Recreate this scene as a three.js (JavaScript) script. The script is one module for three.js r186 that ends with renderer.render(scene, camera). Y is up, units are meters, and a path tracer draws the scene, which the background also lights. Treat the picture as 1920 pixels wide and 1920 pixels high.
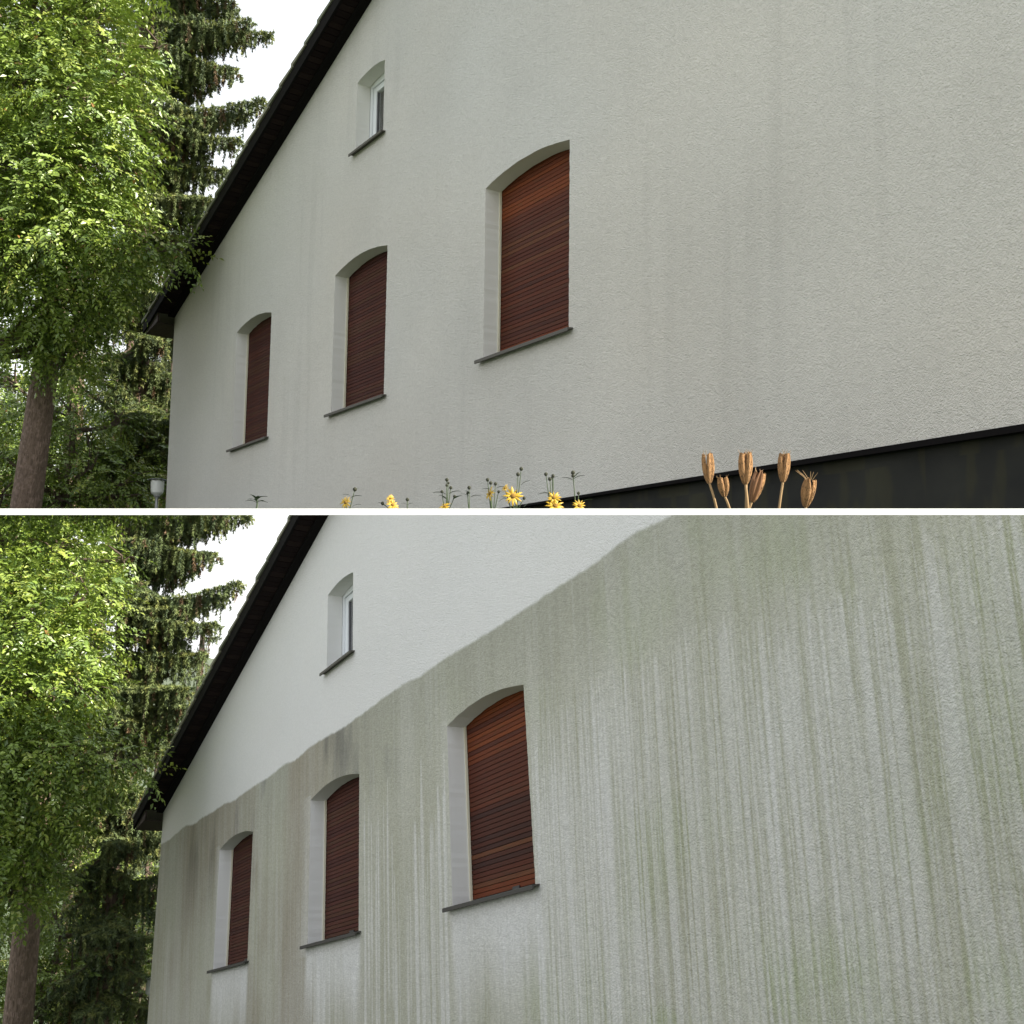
import * as THREE from 'three';
import { mergeGeometries } from 'three/addons/utils/BufferGeometryUtils.js';

// ---------------------------------------------------------------- camera, sky, sun, exposure
const scene = new THREE.Scene();
const camera = new THREE.PerspectiveCamera(49.13, 1, 0.05, 20000);
const EYE = new THREE.Quaternion(0.05824, -0.00034, 0.00575, 0.99829).normalize();
camera.quaternion.copy(EYE);
scene.add(camera);

const renderer = new THREE.WebGLRenderer({ antialias: true });
renderer.toneMapping = THREE.LinearToneMapping;
renderer.toneMappingExposure = 2.85;
renderer.shadowMap.enabled = true;

{ // pale summer sky, whitish low down, bluer overhead
  const W = 256, H = 128, d = new Float32Array(W * H * 4);
  for (let j = 0; j < H; j++) {
    const el = ((j + 0.5) / H - 0.5) * Math.PI, k = Math.min(1, Math.max(0, Math.sin(el)));
    const t = Math.pow(k, 0.9);
    const c = [0.555 - 0.18 * t, 0.56 - 0.15 * t, 0.56 - 0.10 * t];
    for (let i = 0; i < W; i++) d.set([c[0], c[1], c[2], 1], (j * W + i) * 4);
  }
  const sky = new THREE.DataTexture(d, W, H, THREE.RGBAFormat, THREE.FloatType);
  sky.mapping = THREE.EquirectangularReflectionMapping;
  sky.magFilter = THREE.LinearFilter; sky.needsUpdate = true;
  scene.background = sky; scene.environment = sky;
}
const sun = new THREE.DirectionalLight(new THREE.Color().setRGB(1, 0.93, 0.80), 5);
{
  const el = 33 * Math.PI / 180, az = 70 * Math.PI / 180;   // from the right and a little behind the viewer, over the house
  sun.target.position.set(0, -20, -100);
  sun.position.set(Math.cos(el) * Math.sin(az), Math.sin(el), Math.cos(el) * Math.cos(az)).multiplyScalar(400).add(sun.target.position);
  sun.castShadow = true; sun.shadow.radius = 1; sun.shadow.mapSize.set(4096, 4096);
  Object.assign(sun.shadow.camera, { left: -280, right: 280, top: 280, bottom: -280, near: 1, far: 1200 });
  scene.add(sun, sun.target);
}

// ---------------------------------------------------------------- helpers
let seed = 7;
const reseed = (s) => { seed = s >>> 0; };
const rnd = () => { seed = (seed + 0x6D2B79F5) >>> 0; let t = seed; t = Math.imul(t ^ (t >>> 15), t | 1); t ^= t + Math.imul(t ^ (t >>> 7), t | 61); return ((t ^ (t >>> 14)) >>> 0) / 4294967296; };
const rr = (a, b) => a + (b - a) * rnd();
const V = (x, y, z) => new THREE.Vector3(x, y, z);
const clamp = (x, a = 0, b = 1) => Math.min(b, Math.max(a, x));
const sstep = (a, b, x) => { const t = clamp((x - a) / (b - a)); return t * t * (3 - 2 * t); };
const hash = (x, y) => { let h = Math.imul(x | 0, 374761393) + Math.imul(y | 0, 668265263); h = Math.imul(h ^ (h >>> 13), 1274126177); return ((h ^ (h >>> 16)) >>> 0) / 4294967296; };
function noise(x, y, p = 0) {   // value noise 0..1, period p if given
  const xi = Math.floor(x), yi = Math.floor(y), fx = x - xi, fy = y - yi, w = (n) => p ? ((n % p) + p) % p : n;
  const u = fx * fx * (3 - 2 * fx), v = fy * fy * (3 - 2 * fy);
  const a = hash(w(xi), w(yi)), b = hash(w(xi + 1), w(yi)), c = hash(w(xi), w(yi + 1)), d = hash(w(xi + 1), w(yi + 1));
  return a + (b - a) * u + (c - a) * v + (a - b - c + d) * u * v;
}
const fbm = (x, y, n = 4, p = 0) => { let s = 0, a = 0.5, t = 0; for (let i = 0; i < n; i++) { s += a * noise(x + i * 17.3 * (p ? 0 : 1), y + i * 5.7 * (p ? 0 : 1), p); t += a; x *= 2; y *= 2; p *= 2; a *= 0.5; } return s / t; };
const toS = (c) => Math.round(255 * clamp(c <= 0.0031308 ? 12.92 * c : 1.055 * Math.pow(c, 1 / 2.4) - 0.055));
function colorTexture(W, H, fn) {   // fn(i, j) -> linear rgb
  const d = new Uint8Array(W * H * 4);
  for (let j = 0; j < H; j++) for (let i = 0; i < W; i++) { const c = fn(i, j), k = (j * W + i) * 4; d[k] = toS(c[0]); d[k + 1] = toS(c[1]); d[k + 2] = toS(c[2]); d[k + 3] = 255; }
  const t = new THREE.DataTexture(d, W, H); t.colorSpace = THREE.SRGBColorSpace; return finish(t);
}
function greyTexture(W, H, fn) {
  const d = new Uint8Array(W * H * 4);
  for (let j = 0; j < H; j++) for (let i = 0; i < W; i++) { const c = Math.round(255 * clamp(fn(i, j))), k = (j * W + i) * 4; d[k] = d[k + 1] = d[k + 2] = c; d[k + 3] = 255; }
  return finish(new THREE.DataTexture(d, W, H));
}
function finish(t) { t.magFilter = THREE.LinearFilter; t.minFilter = THREE.LinearMipmapLinearFilter; t.generateMipmaps = true; t.wrapS = t.wrapT = THREE.RepeatWrapping; t.needsUpdate = true; return t; }
const rep = (t, x, y = x) => { const c = t.clone(); c.repeat.set(x, y); c.needsUpdate = true; return c; };
const dull = (r, g, b, roughness = 0.9) => new THREE.MeshPhysicalMaterial({ color: new THREE.Color().setRGB(r, g, b), roughness, specularIntensity: 0.2, side: THREE.DoubleSide });
const mat = (r, g, b, roughness = 0.8, more = {}) => new THREE.MeshStandardMaterial({ color: new THREE.Color().setRGB(r, g, b), roughness, side: THREE.DoubleSide, ...more });

const used = {};
const numbered = (n) => { used[n] = (used[n] ?? -1) + 1; return used[n] ? `${n}_${String(used[n]).padStart(3, '0')}` : n; };
// a frame: along a gable wall (x), up it (y) and out of it (z)
const frame = (p, q, s) => { const f = { p: V(...p), q: new THREE.Quaternion(...q).normalize(), s }; f.at = (a) => V(...a).multiplyScalar(s).applyQuaternion(f.q).add(f.p); return f; };
const HIGH = frame([-0.26495, 2.43865, -9.48555], [0, 0.4607351, 0, -0.8875377], 1);
const LOW = frame([-3.65965, -17.4213, -76.98545], [-0.1223931, -0.4930783, 0.1083019, 0.8544966], 9);
function thing(F, base, name, label, category, group) {
  const o = new THREE.Group(); o.name = numbered(name); o.position.copy(F.at(base)); o.quaternion.copy(F.q); o.scale.setScalar(F.s);
  o.userData = { label, category }; if (group) o.userData.group = group;
  o.base = base; scene.add(o); return o;
}
function mesh(parent, name, geo, m, at) {
  const o = new THREE.Mesh(geo, m); o.name = name; o.castShadow = o.receiveShadow = true;
  if (parent.base) o.position.set(-parent.base[0], -parent.base[1], -parent.base[2]);
  if (at) o.position.add(V(...at));
  parent.add(o); return o;
}
function holder(parent, name) { const g = new THREE.Group(); g.name = name; if (parent.base) g.position.set(-parent.base[0], -parent.base[1], -parent.base[2]); parent.add(g); return g; }
function box(x0, x1, y0, y1, z0, z1) { const g = new THREE.BoxGeometry(x1 - x0, y1 - y0, z1 - z0); g.translate((x0 + x1) / 2, (y0 + y1) / 2, (z0 + z1) / 2); return g; }
function prism(pts, z0, z1) { const g = new THREE.ExtrudeGeometry(new THREE.Shape(pts.map((p) => new THREE.Vector2(p[0], p[1]))), { depth: z1 - z0, bevelEnabled: false }); g.translate(0, 0, z0); return g; }
function tube(pts, r0, r1, n = 6, steps = 0) {   // tapered tube along a smooth curve
  const c = new THREE.CatmullRomCurve3(pts), N = steps || Math.max(3, pts.length * 3), g = new THREE.TubeGeometry(c, N, 1, n, false), pos = g.attributes.position, q = V(0, 0, 0), ctr = V(0, 0, 0);
  for (let i = 0; i <= N; i++) { c.getPointAt(i / N, ctr); const r = r0 + (r1 - r0) * i / N; for (let k = 0; k <= n; k++) { const id = i * (n + 1) + k; q.fromBufferAttribute(pos, id).sub(ctr).multiplyScalar(r).add(ctr); pos.setXYZ(id, q.x, q.y, q.z); } }
  return g;
}

// ---------------------------------------------------------------- ground: a hillside running down and away, then a valley
const grassTex = colorTexture(512, 512, (i, j) => { const n = fbm(i / 16, j / 16, 5, 32), m = fbm(i / 64 + 3, j / 64, 3, 8); return [0.055 + 0.09 * n * m, 0.06 + 0.075 * n, 0.035 + 0.04 * n]; });
{
  const N = 150, pos = [], uv = [], idx = [];
  const hill = (x, f) => { let y = -15 - 0.3338 * f + 0.068 * x; y = Math.min(y, -13 + 0.02 * x); const lo = -155 + 8 * noise(x * 0.004 + 9, f * 0.004); const k = 20, h = Math.max(k - Math.abs(y - lo), 0) / k; return Math.max(y, lo) + h * h * k * 0.25; };
  const grid = (t) => Math.sign(t) * (Math.abs(t) * 375 + Math.pow(Math.abs(t), 5) * 8700);
  for (let j = 0; j <= N; j++) for (let i = 0; i <= N; i++) {
    const x = grid(i / N * 2 - 1), f = grid(j / N * 2 - 1) + 100, y = hill(x, f) + 0.6 * (noise(x * 0.12, f * 0.12) - 0.5);
    pos.push(x, y, -f); uv.push(x * 0.25, f * 0.25);
    if (i && j) { const a = j * (N + 1) + i; idx.push(a, a - 1, a - N - 2, a, a - N - 2, a - N - 1); }
  }
  const g = new THREE.BufferGeometry(); g.setAttribute('position', new THREE.Float32BufferAttribute(pos, 3)); g.setAttribute('uv', new THREE.Float32BufferAttribute(uv, 2)); g.setIndex(idx); g.computeVertexNormals();
  const o = new THREE.Mesh(g, new THREE.MeshStandardMaterial({ map: grassTex, roughness: 1, side: THREE.DoubleSide })); o.name = 'ground'; o.receiveShadow = true;
  o.userData = { kind: 'structure', label: 'grassy hillside under the lower house and trees', category: 'ground' }; scene.add(o);
}
// ---------------------------------------------------------------- white terrace slab on which the upper house, trees and flowers stand
const DECK = { p: V(0, 0, 0), q: EYE };
const onDeck = (x, d, up = 0) => V(x, 0.00305 * d - 0.0015 + up, -d).applyQuaternion(EYE);
function slab(name, P, m, label) {
  const f = 2.8, t = (d) => 0.0031 * d - 0.0012 * (d - f), u = (d) => -0.0026 * d + 0.0004 * (d - f);
  const pos = [], uv = [], tri = (a, c, e) => { for (const q of [a, c, e]) { pos.push(...q); uv.push(q[0], q[2]); } }, top = P.map(([x, d]) => [x, t(d), -d]), bot = P.map(([x, d]) => [x, u(d), -d]);
  for (let i = 1; i < P.length - 1; i++) { tri(top[0], top[i], top[i + 1]); tri(bot[0], bot[i + 1], bot[i]); }
  for (let i = 0; i < P.length; i++) { const j = (i + 1) % P.length; tri(bot[i], bot[j], top[j]); tri(bot[i], top[j], top[i]); }
  const g = new THREE.BufferGeometry(); g.setAttribute('position', new THREE.Float32BufferAttribute(pos, 3)); g.setAttribute('uv', new THREE.Float32BufferAttribute(uv, 2)); g.computeVertexNormals();
  const o = new THREE.Mesh(g, m); o.name = name; o.quaternion.copy(EYE); o.castShadow = o.receiveShadow = true;
  o.userData = { kind: 'structure', label, category: 'terrace' }; scene.add(o);
}
slab('terrace_kerb', [[-6.5, 2.8], [5.5, 2.8], [5.55, 3], [-6.6, 3]], mat(0.86, 0.86, 0.86, 0.6), 'thin white kerb between the upper and lower scenes');
slab('terrace', [[-6.6, 3], [5.55, 3], [11, 15], [14, 30.5], [-21, 30.5], [-12.5, 15]], new THREE.MeshStandardMaterial({ map: grassTex, roughness: 1, side: THREE.DoubleSide }), 'grassy terrace on which the upper house and trees stand');

// ---------------------------------------------------------------- plaster
const grain = (() => {   // roughcast: irregular little ridges
  const S = 512, p = [];
  return greyTexture(S, S, (i, j) => { const w = 0.7 * fbm(i / 32, j / 32, 2, 16); return 0.15 + 0.55 * fbm(i / 8 + w, j / 8 + w, 2, 64) + 0.3 * noise(i / 4, j / 4, 128); });
})();
const UMAP = { u0: -9.6, du: 15.2, v0: -2.0, dv: 7.2 };
function place(t, M) { t.wrapS = t.wrapT = THREE.ClampToEdgeWrapping; t.repeat.set(1 / M.du, 1 / M.dv); t.offset.set(-M.u0 / M.du, -M.v0 / M.dv); t.needsUpdate = true; return t; }
const speck = (i, j) => 0.93 + 0.14 * hash(i, j);
const cleanWall = place(colorTexture(2048, 1024, (i, j) => {
  const u = UMAP.u0 + UMAP.du * (i + 0.5) / 2048, v = UMAP.v0 + UMAP.dv * (j + 0.5) / 1024;
  const blot = fbm(u * 0.7, v * 0.6, 4), streak = fbm(u * 9, v * 0.5, 4), old = sstep(0.52, 0.75, streak) * sstep(0.35, 0.7, fbm(u * 0.8 + 40, v * 0.5, 3));
  const k = (0.90 + 0.20 * blot - 0.045 * old) * (0.96 + 0.08 * hash(i, j)) * (0.945 + 0.11 * noise(i / 1.8, j / 1.5));
  const warm = fbm(u * 0.4 + 11, v * 0.4, 3) - 0.5;
  return [0.575 * k * (1 + 0.06 * warm), 0.553 * k, 0.51 * k * (1 - 0.07 * warm)];
}), UMAP);

const LMAP = { u0: -9.6, du: 15.2, v0: -1.2, dv: 5.8 };
const dirtyWall = (() => {
  const W = 2048, H = 1280, streakBuf = new Float32Array(W * H), X = (u) => (u - LMAP.u0) / LMAP.du * W, Y = (v) => (v - LMAP.v0) / LMAP.dv * H;
  reseed(21);
  const lean = (u) => 0.017 + 0.0208 * u;   // wind and the hose drove the runs slightly aslant
  function streak(u, w, top, bot, k, hardTop = 0.08) {   // a run of washed-off (k > 0) or gathered (k < 0) dirt
    const ph = rr(0, 100), y0 = Math.max(0, Math.floor(Y(bot))), y1 = Math.min(H - 1, Math.ceil(Y(top)));
    for (let y = y0; y <= y1; y++) {
      const v = LMAP.v0 + LMAP.dv * (y + 0.5) / H, wv = w * (0.55 + 0.9 * noise(v * 2.2 + ph, ph)) * (0.6 + 0.4 * sstep(top, top - 0.6, v));
      const cx = u + lean(u) * (v - 0.3) + 0.02 * (noise(v * 0.9 + ph, 3) - 0.5) + 0.008 * (noise(v * 5 + ph, 8) - 0.5);
      const a = k * sstep(top, top - hardTop, v) * sstep(bot, bot + 0.3, v) * (0.55 + 0.65 * noise(v * 3.3 + ph, 50));
      for (let x = Math.max(0, Math.floor(X(cx - wv))); x <= Math.min(W - 1, X(cx + wv)); x++) { const e = Math.abs((x + 0.5) / W * LMAP.du + LMAP.u0 - cx) / wv; if (e < 1) streakBuf[y * W + x] += a * (1 - e * e * e); }
    }
  }
  // between the second and third windows: few, long, crisp
  for (let i = 0; i < 34; i++) { const u = rr(-1.72, -0.05), near = Math.min(u + 1.75, -u); streak(u, rr(0.008, 0.03), rr(-0.1, near < 0.7 ? 1.35 : 0.5), rr(-1.4, -0.5), rr(0.25, 0.75)); }
  for (const [u, w, t] of [[-0.62, 0.035, 0.75], [-0.5, 0.03, 1.25], [-0.33, 0.045, 0.7], [-0.2, 0.03, 0.95], [-0.1, 0.03, 0.9], [-1.5, 0.02, 0.9], [-1.36, 0.02, 0.95], [-1.64, 0.016, 0.7], [-1.02, 0.028, 0.4], [-0.8, 0.02, -0.05]]) streak(u, w, t, -1.3, 0.8);
  // right of the third window: dense
  for (let i = 0; i < 620; i++) { const u = rr(1.22, 5.6), top = 1.25 - 0.28 * noise(u * 1.3, 7) - rr(0, 0.9) * rnd() + 0.25 * sstep(2.5, 5, u) * rnd(); streak(u, rr(0.0065, 0.02) * (0.7 + 0.5 * rnd()), top, rr(-1.9, -0.5), rr(0.12, 0.55)); }
  for (let i = 0; i < 40; i++) { const u = rr(1.3, 5.5); streak(u, rr(0.03, 0.09), rr(0.3, 1.5), rr(-1.5, -0.2), rr(0.08, 0.22), 0.4); }
  for (let i = 0; i < 420; i++) { const u = rr(1.25, 5.5); streak(u, rr(0.006, 0.014), rr(0.1, 1.6), rr(-1.9, -0.4), -rr(0.15, 0.5), 0.4); }
  for (const [u, w, t, k] of [[3.42, 0.06, 1.45, -0.5], [3.5, 0.04, 1.3, -0.4], [4.15, 0.03, 1.2, -0.35], [4.62, 0.025, 1.5, -0.4], [2.2, 0.03, 0.9, -0.3], [4.9, 0.02, 1.5, -0.35]]) streak(u, w, t, -1.3, k, 0.3);
  // below the sills: rinsed pale, with darker runs
  for (const [a, b] of [[0.05, 1.18], [-3.0, -1.85]]) for (let i = 0; i < 46; i++) streak(rr(a, b), rr(0.01, 0.04), rr(-0.5, -0.02), rr(-1.6, -0.8), rr(-0.28, 0.32), 0.25);
  // left part: soft
  for (let i = 0; i < 120; i++) streak(rr(-9.2, -1.8), rr(0.02, 0.09), rr(0, 1.9), rr(-1.2, 0.6), rr(-0.2, 0.22), 0.5);
  const clean = [0.675, 0.662, 0.645], dirt = [0.375, 0.366, 0.29], grey = [0.31, 0.31, 0.275], green = [0.25, 0.30, 0.13], brown = [0.275, 0.24, 0.18];
  const wins = [[0, 1.2], [-3.028, -1.78], [-6.135, -4.856]];
  return place(colorTexture(W, H, (i, j) => {
    const u = LMAP.u0 + LMAP.du * (i + 0.5) / W, v = LMAP.v0 + LMAP.dv * (j + 0.5) / H;
    const edge = 1.885 + 0.07 * (noise(u * 0.75 + 2, 1) - 0.5) + 0.045 * (noise(u * 2.3, 4) - 0.5) + 0.012 * (noise(u * 17, 9) - 0.5);
    const under = 1 - sstep(edge - 0.022, edge + 0.012, v);
    const c0 = clean.map((c, q) => c * (0.955 + 0.07 * fbm(u * 0.8 + q * 0.05, v * 0.9, 3)) * (0.975 + 0.05 * hash(i, j)) * (0.965 + 0.07 * noise(i / 2, j / 2.3)));
    if (under <= 0) return c0;
    const down = edge - v;
    const us = u - lean(u) * (v - 0.3), runs = fbm(us * 11, v * 0.45 + 30, 4), fine = fbm(us * 34, v * 0.6 + 7, 3), wide = fbm(us * 2.2, v * 0.5, 3), blot = fbm(u * 1.1 + 70, v * 1.3, 4);
    const band = sstep(0.95, 0.1, down + 0.5 * (fbm(u * 6, v * 0.8 + 12, 3) - 0.5));     // the untouched strip right under the cleaning edge
    let amt = 0.86 + 0.30 * (wide - 0.5) + 0.30 * (runs - 0.5) + 0.22 * (fine - 0.5) + 0.22 * (blot - 0.5) + 0.10 * band;
    if (u > 1.2) amt -= 0.08 * (1 - band);
    const dark = sstep(0.5, 0.78, fbm(u * 3.1 + 5, v * 0.9 + 2, 4)) * sstep(1.4, 0.1, down) * sstep(-0.2, -1.6, u) * sstep(-9.2, -7, u);
    let run = streakBuf[j * W + i];
    amt -= clamp(run, -0.4, 0.75) * (u > 1.2 ? 0.52 : 0.7);
    for (const [a, b] of wins) {   // shelter of the sills and the sides of the openings
      const inx = sstep(a - 0.08, a + 0.03, u) * (1 - sstep(b - 0.03, b + 0.08, u));
      amt -= 0.8 * inx * sstep(-0.01, -0.03, v) * sstep(-0.8 - 0.35 * noise(u * 9, 2), -0.05, v);
      if (v > -0.1 && v < 1.4) amt -= 0.22 * sstep(a - 0.22 - 0.1 * noise(v * 3, a), a - 0.03, u) * (1 - sstep(a, a + 0.01, u)) * (a < -1 ? 1 : 0.5);
    }
    amt = clamp(amt, 0.03, 1.12);
    const alg = sstep(0.42, 0.8, fbm(u * 1.6 + 3, v * 1.4 + 8, 3) + 0.22 * (runs - 0.5)) * sstep(-1.5, 2.6, u) * 0.55 + 0.85 * sstep(0.5, 0.72, fbm(u * 2.6, v * 3.1, 4)) * sstep(-0.35, -0.95, v) * sstep(0.5, 2, u) + 0.3 * sstep(0.3, -0.3, run) * sstep(2.4, 3.6, u) * (1 - band) * 0.5;
    const bro = sstep(0.25, 0.65, fbm(u * 1.2 + 90, v * 0.7, 3)) * sstep(-1, -3.5, u);
    const out = [0, 1, 2].map((q) => {
      let d = dirt[q] + (grey[q] - dirt[q]) * clamp(dark * 0.8 + band * 0.35); d += (green[q] - d) * clamp(alg) * 0.52; d += (brown[q] - d) * bro * 0.8;
      d *= 1 - 0.32 * dark;
      let c = c0[q] * 0.9 + (d - c0[q] * 0.9) * Math.min(1, amt); if (amt > 1) c *= 1 - 0.5 * (amt - 1);
      return (c0[q] + (c - c0[q]) * under) * (0.93 + 0.14 * hash(i + 5, j)) * (0.89 + 0.22 * noise(i / 2.1, j / 2.6));
    });
    return out;
  }), LMAP);
})();
const plaster = (map, s) => new THREE.MeshStandardMaterial({ map, bumpMap: rep(grain, 2.2), bumpScale: 0.011 * s, roughness: 0.95, side: THREE.DoubleSide });
const plainPlaster = (c, s) => new THREE.MeshStandardMaterial({ color: new THREE.Color().setRGB(...c), bumpMap: rep(grain, 2.2), bumpScale: 0.011 * s, roughness: 0.95, side: THREE.DoubleSide });

// ---------------------------------------------------------------- materials shared by both houses
const woodGrain = colorTexture(512, 128, (i, j) => { const g = fbm(i / 60, j / 3, 4), f = noise(i / 6, j / 1.5), st = sstep(0.62, 0.85, fbm(i / 40 + 30, j / 20, 3)); const k = 0.55 + 0.6 * g + 0.15 * f; return [k * (0.86 - 0.14 * st), k * (0.8 + 0.06 * st), k * (0.8 + 0.1 * st)]; });
const slatMat = (r, g, b) => new THREE.MeshPhysicalMaterial({ color: new THREE.Color().setRGB(r, g, b), map: woodGrain, roughness: 0.7, specularIntensity: 0.45, side: THREE.DoubleSide });
const SLAT = [slatMat(0.10, 0.026, 0.012), slatMat(0.09, 0.024, 0.012), slatMat(0.112, 0.03, 0.013), slatMat(0.095, 0.03, 0.015), slatMat(0.20, 0.05, 0.012), slatMat(0.15, 0.037, 0.011), slatMat(0.13, 0.048, 0.02), slatMat(0.072, 0.021, 0.012), slatMat(0.05, 0.018, 0.013)];
const DARKSLAT = [slatMat(0.076, 0.022, 0.015), slatMat(0.064, 0.019, 0.014), slatMat(0.087, 0.027, 0.017), slatMat(0.08, 0.031, 0.017)];
const M = {
  rail: mat(0.62, 0.58, 0.45, 0.6), sillA: mat(0.085, 0.078, 0.066, 0.7), sillB: mat(0.05, 0.045, 0.04, 0.75),
  white: mat(0.78, 0.8, 0.82, 0.35), rubber: mat(0.12, 0.12, 0.13, 0.7), dark: mat(0.012, 0.012, 0.013, 0.9),
  board: dull(0.011, 0.007, 0.007), boardB: dull(0.017, 0.011, 0.01), fascia: dull(0.007, 0.006, 0.006), eave: mat(0.03, 0.016, 0.013, 0.8), tile: mat(0.20, 0.19, 0.14, 0.9), tileB: mat(0.15, 0.155, 0.11, 0.9),
  plinth: new THREE.MeshStandardMaterial({ map: rep(colorTexture(256, 256, (i, j) => { const n = fbm(i / 32, j / 32, 5, 8), d = sstep(0.5, 0.7, fbm(i / 16 + 3, j / 64, 3)); return [0.008 + 0.014 * n + 0.008 * d, 0.008 + 0.014 * n + 0.007 * d, 0.007 + 0.009 * n]; }), 0.7), roughness: 0.95, side: THREE.DoubleSide }), strip: dull(0.006, 0.005, 0.005), inside: mat(0.1, 0.09, 0.08, 0.9), pale: mat(0.46, 0.47, 0.44, 0.9),
  glass: new THREE.MeshPhysicalMaterial({ color: 0xffffff, transmission: 1, thickness: 0, roughness: 0.02, ior: 1.5, side: THREE.DoubleSide }),
  latch: mat(0.03, 0.026, 0.03, 0.5),
};
const slatGeos = [0, 0.27, 0.49, 0.71, 0.86].map((off) => {   // one rounded slat, unit length along x, pitch 1 in y
  const s = new THREE.Shape(), n = 6; s.moveTo(-0.5, -0.46); for (let i = 0; i <= n; i++) { const a = -0.46 + 0.86 * i / n; s.lineTo(0.30 * Math.cos(a / 0.46 * 1.2) - 0.02, a); } s.lineTo(-0.5, 0.40);
  const g = new THREE.ExtrudeGeometry(s, { depth: 1, bevelEnabled: false, steps: 1 }); g.rotateY(Math.PI / 2);
  const p = g.attributes.position, uv = []; for (let i = 0; i < p.count; i++) uv.push(p.getX(i) + off * 1.7, p.getY(i) * 0.22 + p.getZ(i) * 0.05 + off); g.setAttribute('uv', new THREE.Float32BufferAttribute(uv, 2)); g.computeVertexNormals(); return g;   // x 0..1, z towards +z after the turn
});

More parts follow.
